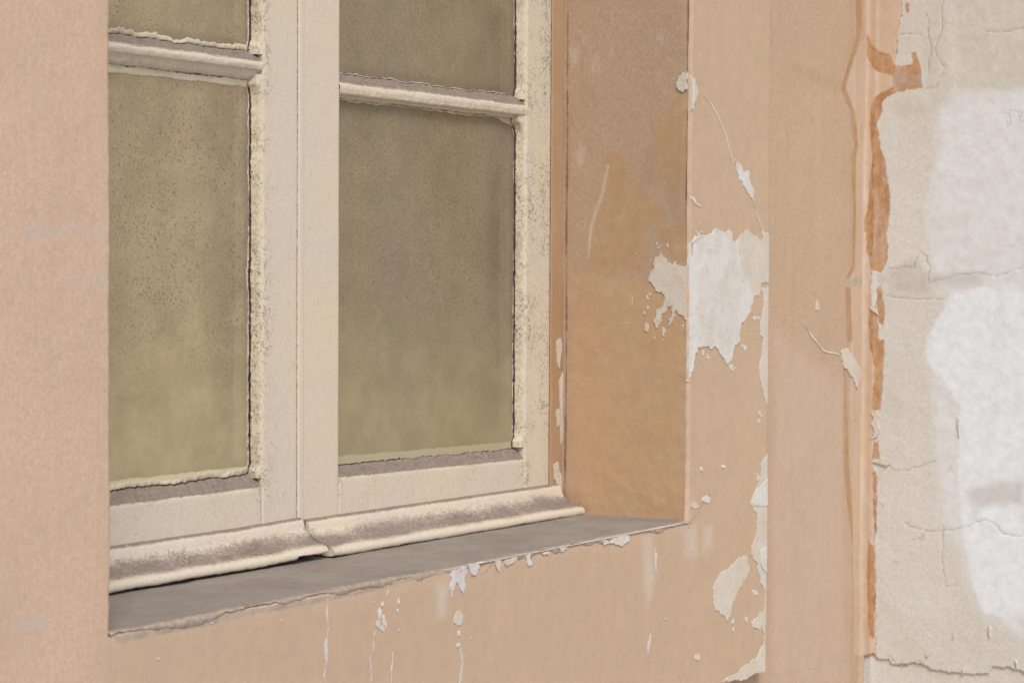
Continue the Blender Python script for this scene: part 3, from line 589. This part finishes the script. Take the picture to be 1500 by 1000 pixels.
# ------------------------------------------------------------------ sill
sill = thing('window_sill', (-.4, .07, -.01), 'grey cement window sill with a ragged broken front edge', 'sill')
U = axis((X0-.002, X1+.004, .0016)); prof = []
ys = list(np.linspace(.155, .004, 110))+[.0025, .0012, .0003, -.0003, -.0006, -.0007, -.0002]
zs = [0.0]*110+[-.0001, -.0003, -.0008, -.0016, -.0026, -.004, -.0055]
NVv = len(ys); GU = np.repeat(U[:, None], NVv, 1); Y = np.repeat(np.array(ys)[None], len(U), 0); Z = np.repeat(np.array(zs)[None], len(U), 0)
j = n1(U, 38, 61, 5); j2 = n1(U, 11, 65, 2); lip = np.clip(.55+.9*j+.4*j2, .1, 1.6)
w = np.clip((.006-Y)/.006, 0, 1)
Z = np.where(Z < -.0002, Z*lip[:, None], Z)
Y = Y-w*(.0008*np.minimum(j, .2)+.0007*n1(U, 210, 68, 3))[:, None]
Pn = np.stack([GU, Y, Z], -1); Z = Z+.0007*fbm(Pn, 22, 3, 70)+.00035*fbm(Pn, 130, 3, 71)+.0012
notch = np.exp(-((GU+.385)/.05)**2)*np.exp(-np.maximum(Y, 0)/.009); Z = Z-.0016*notch*(1+.6*fbm(Pn, 90, 2, 5))
edgeA = np.clip((.010-Y)/.012, 0, 1)
raw_mesh('sill_slab', np.stack([GU, Y, Z], -1).reshape(-1, 3), grid_quads(len(U), NVv, flip=False), m_cement, sill, {'edge': edgeA})

# ------------------------------------------------------------------ window
FY, GY = .142, .153
win = thing('casement_window', (-.4, .15, .002), 'old cream painted two leaf casement window with dusty panes and cracked putty', 'window')
def sweep(name, prof, ax, s0, s1, mat, parent, step=.0016, amp=.00035, seed=0, closed=False, shift=None, caps=True, jsc=70, label=None, fn=None, endgap=False):
    """prof: (a, y, dirt, jag, speck, gap); ax 'x' -> a is z, swept along x; ax 'z' -> a is x, swept along z"""
    p = np.array([tuple(q)+(0,)*(6-len(q)) for q in prof], float)
    s = np.linspace(s0, s1, max(2, int(abs(s1-s0)/step)+1)); ns, npf = len(s), len(p)
    SS = np.repeat(s[:, None], npf, 1); Aa = np.repeat(p[None, :, 0], ns, 0); Yy = np.repeat(p[None, :, 1], ns, 0)
    jg = n1(s, jsc, seed, 4)+.6*n1(s, jsc*5, seed+3, 2)
    Aa = Aa+jg[:, None]*p[None, :, 3]*(2.5 if name == 'putty' else 1.7)
    if shift is not None: Aa = Aa+shift(SS)
    if fn is not None: Aa, Yy = fn(SS, Aa, Yy)
    P = np.stack([SS, Yy, Aa], -1) if ax == 'x' else np.stack([Aa, Yy, SS], -1)
    d = fbm(P+seed*.37, 45, 3, seed)*amp+fbm(P, 240, 2, seed+5)*amp*.35
    if name in ('putty', 'glazing_bar'): d = d-amp*.9*(1-np.abs(fbm(P*np.array([1, 1, 1]), 120, 2, seed+9))*3).clip(0, 1)*.6
    P[..., 1] += d; P[..., 2 if ax == 'x' else 0] += d*.5
    at = {k: np.repeat(p[None, :, c], ns, 0) for k, c in (('dirt', 2), ('speck', 4), ('gap', 5))}
    if endgap:                                          # cracked joint where the rail meets its stiles
        e = np.minimum(SS-s0, s1-SS); at['gap'] = np.maximum(at['gap'], np.where(e < .0011, .55, 0)); at['speck'] = np.maximum(at['speck'], .9*np.exp(-e/.014)); P[..., 1] += .0012*(e < .0008)
    o = raw_mesh(name, P.reshape(-1, 3), grid_quads(ns, npf, flip=(ax == 'z')), mat, parent, at, label=label)
    return o
def dens(pts, st=.0012):
    """subdivide a profile so that displacement has something to move"""
    r = []
    for a, b in zip(pts[:-1], pts[1:]):
        a = np.array(tuple(a)+(0,)*(6-len(a)), float); b = np.array(tuple(b)+(0,)*(6-len(b)), float)
        n = max(1, int(np.hypot(*(b-a)[:2])/st))
        r += [tuple(a+(b-a)*k/n) for k in range(n)]
    r.append(tuple(np.array(tuple(pts[-1])+(0,)*(6-len(pts[-1])), float))); return r
def stile(xa, xb, z0, z1, parent, seed, edge_l=0., gl=0., speck_l=0., speck_r=0., name='stile', r=.0012, mat=None, back=.172, fy=FY, amp=.0002):
    pr = dens([(xa, back, 0, 0, 0, gl), (xa, fy+r*2.2, 0, 0, 0, gl), (xa, fy+r*1.2, 0, 0, 0, 0), (xa+r*.3, fy+r*.3, 0, 0, speck_l, 0), (xa+r, fy, 0, 0, speck_l, 0), ((xa+xb)/2, fy, 0, 0, (speck_l+speck_r)*.2, 0), (xb-r, fy, 0, 0, speck_r, 0), (xb-r*.3, fy+r*.3, 0, 0, speck_r, 0), (xb, fy+r*1.2, 0, 0, 0, 0), (xb, back, 0, 0, 0, 0)], .0025)
    return sweep(name, pr, 'z', z0, z1, mat or m_wood, parent, .003, amp, seed)
def rail(za, zb, x0, x1, parent, seed, name='rail', shift=None, dirt_top=0., back=.172, r=.0012, rel=0.0):
    f = FY+rel
    pr = dens([(za, back), (za, f+r), (za+r, f), ((za+zb)/2, f, 0, 0, .12), (zb-r*1.5, f, dirt_top*.2, 0, .1), (zb, f+r*.5, dirt_top, 0, .3), (zb, back, dirt_top)], .0025)
    return sweep(name, pr, 'x', x0, x1, m_wood, parent, .0007 if za < .01 else .003, .0003, seed, shift=shift, endgap=True)
tiltR = lambda s: -.0150*(s+.363)                        # the right leaf has sagged at its lower rail
BARS = [(.3985, ), (.745, )]
ZTOP = 1.075
def casement(xa, xb, ga, gb, sgn, gm, label, seed, BT, tilt=None, ztop=ZTOP):
    """xa..xb outer leaf, ga..gb clear glass between stiles at the face"""
    lf = bpy.data.objects.new('casement', None); lf.empty_display_size = .02; link(lf, win, label=label); bpy.context.view_layer.update()
    stile(xa, ga, .004, ztop+.04, lf, seed, speck_r=.1, gl=.7)
    stile(gb, xb, .004, ztop+.04, lf, seed+1, speck_l=1.1 if sgn > 0 else .8, speck_r=1.5 if sgn > 0 else .1)
    zb = .0625
    rail(.004, zb, ga+.0004, gb-.0004, lf, seed+2, shift=tilt, dirt_top=.5, rel=.0006)
    rail(ztop, ztop+.04, ga+.0004, gb-.0004, lf, seed+3)
    nose, cham = (.0080, .0145) if sgn < 0 else (.0100, .0118)
    for k, T in enumerate(BT):                             # glazing bar: flat nose, moulded underside; T is the top of its nose
        pr = [(T-cham-.004, .158, 0, 0, .2), (T-cham-.0015, .1545, .2, .0003, .2, .5), (T-cham, .1500, .1, .0003, .3, .35), (T-cham+.0022, .1478, .1, .0003, .2), (T-nose, .1452, .1, .0002, .3, .12), (T-nose+.0012, FY+.0012, 0, 0, .1), (T-nose*.45, FY+.0001, .05, 0, .3), (T-.0014, FY+.0004, 0, 0, .3), (T, FY+.0016, .35, .0003, .8), (T+.0014, FY+.0034, .8, .0002, 1), (T+.003, .150, .8), (T+.006, .158, .8)]
        sweep('glazing_bar', dens(pr, .0009), 'x', ga+.0002, gb+.001, m_wood, lf, .0014, .0007, seed+7+k, jsc=45)
    lv = [zb]+list(BT)+[ztop]
    for k in range(3):
        z0 = lv[k]; z1 = lv[k+1]-(cham if k < 2 else 0)
        top = z1; bot = z0+(.009 if k == 0 else .0075)
        # glass
        Ux = axis((ga-.004, gb+.004, .004 if k > 1 else .0025)); Vz = axis((z0-.004, z1+.004, .004 if k > 1 else .0025))
        A_, B_ = np.meshgrid(Ux, Vz, indexing='ij')
        bl = bot+.004+(tilt(A_) if (tilt and k == 0) else 0)
        rim = np.minimum(np.minimum((A_-ga)*1000, (gb-A_)*1000-4), np.minimum((B_-bl)*1000+2, (top-B_)*1000+3)); low = (B_-bl)*1000 if k == 0 else A_*0+500
        yy = GY+.0004*noise3(np.stack([A_, A_*0, B_], -1), 6, 31)
        dotw = (.22*np.clip(1-np.abs(B_-.27)/.12, 0, 1)-.18*np.clip(1-(B_-.06)/.09, 0, 1)) if k == 0 else A_*0+.05
        pn = raw_mesh('pane', np.stack([A_, yy, B_], -1).reshape(-1, 3), grid_quads(len(Ux), len(Vz)), gm, lf, {'rim': rim, 'low': low, 'dots': dotw})
        if k == 2: continue
        sd_ = seed+20+k*5
        # putty down the right stile: lip on the glass, dark crack, steep bevel out to the stile face
        lw = .0016 if sgn < 0 else .0003
        pr = [(gb-.0050-lw, GY+.0004, .1, .0007, .1), (gb-.0049-lw, GY+.0001, .45, .0009, .6), (gb-.0050-lw*.4, GY-.0002, .42, .0007, .7), (gb-.0050, GY-.0006, 0, .0003, .6, .8), (gb-.0047, GY+.0005, 0, .0002, 0, 1), (gb-.0042, GY+.0004, 0, .0002, 0, 1), (gb-.0038, GY-.0022, .25, .0003, 1, .3), (gb-.0018, .1455, .22, 0, .9), (gb-.0002, FY+.0008, .05, 0, .6), (gb+.0010, FY+.0012)]
        def corner(SS, Aa, Yy, zt=top, zb_=bot):
            c = np.clip(1-(zt-.004-SS)/.013, 0, 1)**2*(.004 if sgn < 0 else .008)+np.clip(1-(SS-zb_-.004)/.008, 0, 1)**2*.003
            return Aa-c*(Aa < gb-.001), Yy
        sweep('putty', dens(pr, .0009), 'z', bot-.002, top+.004, m_putty, lf, .0009, .0005, sd_, jsc=48, fn=corner)
        # thin crooked line of old putty down the left stile
        pr = [(ga-.001, FY+.004, 0, 0, .6, .5), (ga+.0002, GY-.005, .5, .0003, .8, .8), (ga+.0007, GY-.003, .5, .0006, .6, .6), (ga+.0010, GY+.0006, .5, .0004, 0, .6)]
        sweep('putty', dens(pr, .0009), 'z', bot-.003, top+.004, m_putty, lf, .0013, .0004, sd_+1, jsc=90)
        # bottom: wide dusty bevel; a cream lip where it meets the glass
        sh = tilt if k == 0 else None
        zb2 = z0 if k == 0 else z0+.0006
        hgt = .0105 if k == 0 else (.0072 if sgn < 0 else .0086)
        up = 1 if sgn < 0 else .45
        pr = [(zb2-.001, FY+.0012, .2), (zb2+.0008, FY+.0014, .75, .0002), (zb2+hgt*.35, .1462, 1, .0003, .6), (zb2+hgt*.72, .1495, .95, .0004, .6), (zb2+hgt*.86, .1512, .9, .0006, .5, .2), (zb2+hgt*.93, .1530, .4, .0005, 0, .9), (zb2+hgt*.99, .1530, .2, .0006, 0, .5)]+([(zb2+hgt*1.06, .1524, .35, .0009, .4), (zb2+hgt*1.06+.0028, .1528, .3, .0012, .3), (zb2+hgt*1.06+.0032, GY+.0006, 0, .0011)] if sgn < 0 else [(zb2+hgt*1.06, .1532, .3, .0008)])
        sweep('putty', dens(pr, .0009), 'x', ga+.0006, gb-.0008, m_putty, lf, .0009, .00045, sd_+2, jsc=48, shift=sh)
        # top: irregular band of light putty hanging under the bar
        zt = z1+.0006
        th = .0075 if sgn < 0 else .0028
        def hang(SS, Aa, Yy, zt=zt, th=th):
            j = .0016*n1(SS, 26, sd_+4, 3)+.0008*n1(SS, 150, sd_+6, 3)
            if sgn > 0: j = j-.006*np.clip((SS-(gb-.035))/.025, 0, 1)
            return np.where(Aa < zt-.0022, Aa+j, Aa), Yy
        pr = [(zt-th, GY+.0003, .1, 0, .1), (zt-th+.0003, GY-.0004, .1, .0, .1), (zt-th*.55, GY-.0010, 0, 0, .1), (zt-.0018, GY-.0014, 0, .0004, .4, .3), (zt-.0010, GY+.0006, 0, .0004, 0, 1), (zt-.0004, GY+.0004, 0, .0004, 0, 1), (zt+.0004, GY-.0028, 0, .0004, .3, .2), (zt+.002, .1480, 0, 0, .2)]
        sweep('putty', dens(pr, .0008), 'x', ga+.0004, gb-.003, m_putty, lf, .0011, .0004, sd_+3, fn=hang)
    return lf
left = casement(-.775, -.4205, -.730, -.4660, -1, m_glassL, 'left leaf, partly hidden behind the wall, with speckled yellowish glass', 100, (.4067, .750))
right = casement(-.4192, -.0187, -.3628, -.0640, 1, m_glassR, 'right leaf with grey brown dusty glass and a sagging lower rail', 200, (.3975, .741), tilt=tiltR)
# meeting bead on the right leaf: a shallow strip beside the gap
sweep('bead', dens([(-.4199, .150, 0, 0, 0, .8), (-.4199, FY+.0012, 0, 0, 0, .62), (-.4197, FY-.0002, 0, 0, 0, .1), (-.4186, FY-.0009), (-.4130, FY-.0009, 0, 0, .1), (-.4123, FY-.0003, .15, 0, .6, .25), (-.4119, FY+.0006)], .001), 'z', .030, ZTOP+.03, m_wood, right, .003, .0001, 301)
# drip mouldings
def drip_mould(x0, x1, parent, seed, tilt, chip, fwd=0.):
    pr = [(.0300, .150, .6), (.0322, .1435, .85, 0, .4), (.0322, FY-.0006, .9, 0, .5), (.0310, FY-.0028, .7, 0, .5), (.0290, FY-.0046, .05, 0, .3), (.0262, FY-.0054, 0, 0, .3), (.0230, FY-.0062, .25, 0, .8), (.0195, FY-.0085, .50, 0, 1), (.0162, FY-.0125, .66, 0, 1), (.0138, FY-.0175, .72, 0, 1), (.0122, FY-.0225, .62, 0, .8), (.0112, FY-.0262, .34, 0, .5), (.0098, FY-.0288, .12, 0, .2), (.0075, FY-.0302, 0, 0, .15), (.0052, FY-.0302, 0, 0, .1), (.0036, FY-.0292, 0, .0003, .1), (.0031, FY-.0270, 0, .0003, .1, .3), (.0031, FY+.004, 0, 0, 0, 1)]
    def fn(SS, Aa, Yy):
        if chip:      # broken corner on the underside of the left piece
            m = (SS > x1-.040+.003*n1(Aa*0+Yy, 200, 3)) & (Aa < .0062); Aa = np.where(m, np.maximum(Aa, .0066+.001*n1(SS, 90, 4)+.05*np.clip(SS-(x1-.012), 0, .01)*0), Aa)
        Aa = Aa+.0009*n1(SS, 4, seed+9, 2); Yy = Yy-fwd*np.clip((FY-.004-Yy)/.02, 0, 1)
        Aa = Aa+.0012*np.maximum(0, n1(SS, 90, seed+2, 3)-.55)*(Aa < .008)
        return Aa, Yy
    o_ = sweep('drip_moulding', dens(pr, .0011), 'x', x0, x1, m_wood, parent, .0016, .0005, seed, shift=tilt, fn=fn, jsc=40)
    me = o_.data                                     # close both cut ends
    import bmesh
    bm = bmesh.new(); bm.from_mesh(me); bm.verts.ensure_lookup_table(); npf = len(dens(pr, .0011)); n = len(bm.verts)
    bm.faces.new([bm.verts[i] for i in range(npf)][::-1]); bm.faces.new([bm.verts[i] for i in range(n-npf, n)])
    bm.normal_update(); bm.to_mesh(me); bm.free()
    return o_
drip_mould(-.78, -.4176, left, 401, lambda s: .0012*np.clip((s+.50)/.08, 0, 1), True)
drip_mould(-.4124, -.0045, right, 402, lambda s: -.0062*(s+.4)-.0012*np.exp(-(s+.4132)/.12), False, .0022)
# frame: jambs, head and bottom member
fr_r = stile(-.0180, X1+.001, -.004, ZT, win, 501, name='frame_jamb', mat=m_jamb, back=.21, fy=.1412, r=.0008, amp=.0005, gl=1.)
fr_r['label'] = 'orange painted right frame jamb with chipped paint'
for k, (pts) in enumerate([[(816, 500), (822, 495), (824, 505), (820, 540), (817, 530)], [(820, 560), (825, 545), (825, 640), (822, 650)], [(815, 600), (820, 598), (822, 620), (817, 625)], [(812, 680), (818, 676), (820, 690), (826, 700), (828, 728), (822, 715), (816, 708), (812, 700)]]):
    ax = (1, .1402); q = onto(ax, pts); q = rough_line(q+[q[0]], .0008, 4, k+600)[:-1]; n = len(q)
    v = [(a[0], .1420, a[1]) for a in q]+[(a[0], .1404, a[1]) for a in q]
    py_mesh('paint_chip', v, [(i, (i+1) % n, n+(i+1) % n, n+i) for i in range(n)]+[tuple(range(n, 2*n))], m_cream, fr_r)
stile(X0-.001, -.7765, -.004, ZT, win, 502, name='frame_jamb', mat=m_jamb, back=.21, fy=.1375)
box('frame_head', X0, X1, .1385, .21, ZTOP+.042, ZT+.001, m_jamb, win)
box('frame_sill', X0+.002, X1-.002, .148, .212, -.004, .0035, m_dark, win)
# dark rebate behind the gaps
box('rebate', -.430, -.410, .165, .175, .0, ZTOP+.04, m_dark, win); box('rebate', -.030, -.010, .160, .176, 0, ZTOP+.04, m_dark, win)

# ------------------------------------------------------------------ inner shutters seen dimly through the dust
for nm, (a, b), lab in (('left', (X0+.012, -.4225), 'ochre inner shutter with rounded raised panels behind the left leaf'), ('right', (-.4185, X1-.012), 'ochre inner shutter behind the right leaf, barely seen through the dust')):
    sh = thing('inner_shutter', ((a+b)/2, .200, .002), lab, 'shutter')
    box('board', a, b, .196, .2125, .002, ZT-.002, m_shut, sh)
    for z0, z1 in ((.14, .44), (.50, .80)):
        w0, w1 = a+.05, b-.11 if nm == 'left' else b-.05
        rr = .022; pts = []
        for cx_, cz_, st in ((w1-rr, z1-rr, 0), (w0+rr, z1-rr, 90), (w0+rr, z0+rr, 180), (w1-rr, z0+rr, 270)):
            for k in range(7): t_ = math.radians(st+k*15); pts.append((cx_+rr*math.cos(t_), cz_+rr*math.sin(t_)))
        n = len(pts); cxm, czm = (w0+w1)/2, (z0+z1)/2
        ins = [(cxm+(x-cxm)*(1-.012/(w1-w0)*2), czm+(z-czm)*(1-.012/(z1-z0)*2)) for x, z in pts]
        v = [(x, .1958, z) for x, z in pts]+[(x, .186, z) for x, z in pts]+[(x, .183, z) for x, z in ins]
        f = [(i, (i+1) % n, n+(i+1) % n, n+i) for i in range(n)]+[(n+i, n+(i+1) % n, 2*n+(i+1) % n, 2*n+i) for i in range(n)]+[tuple(range(2*n, 3*n))]
        py_mesh('raised_panel', v, f, m_shut, sh)
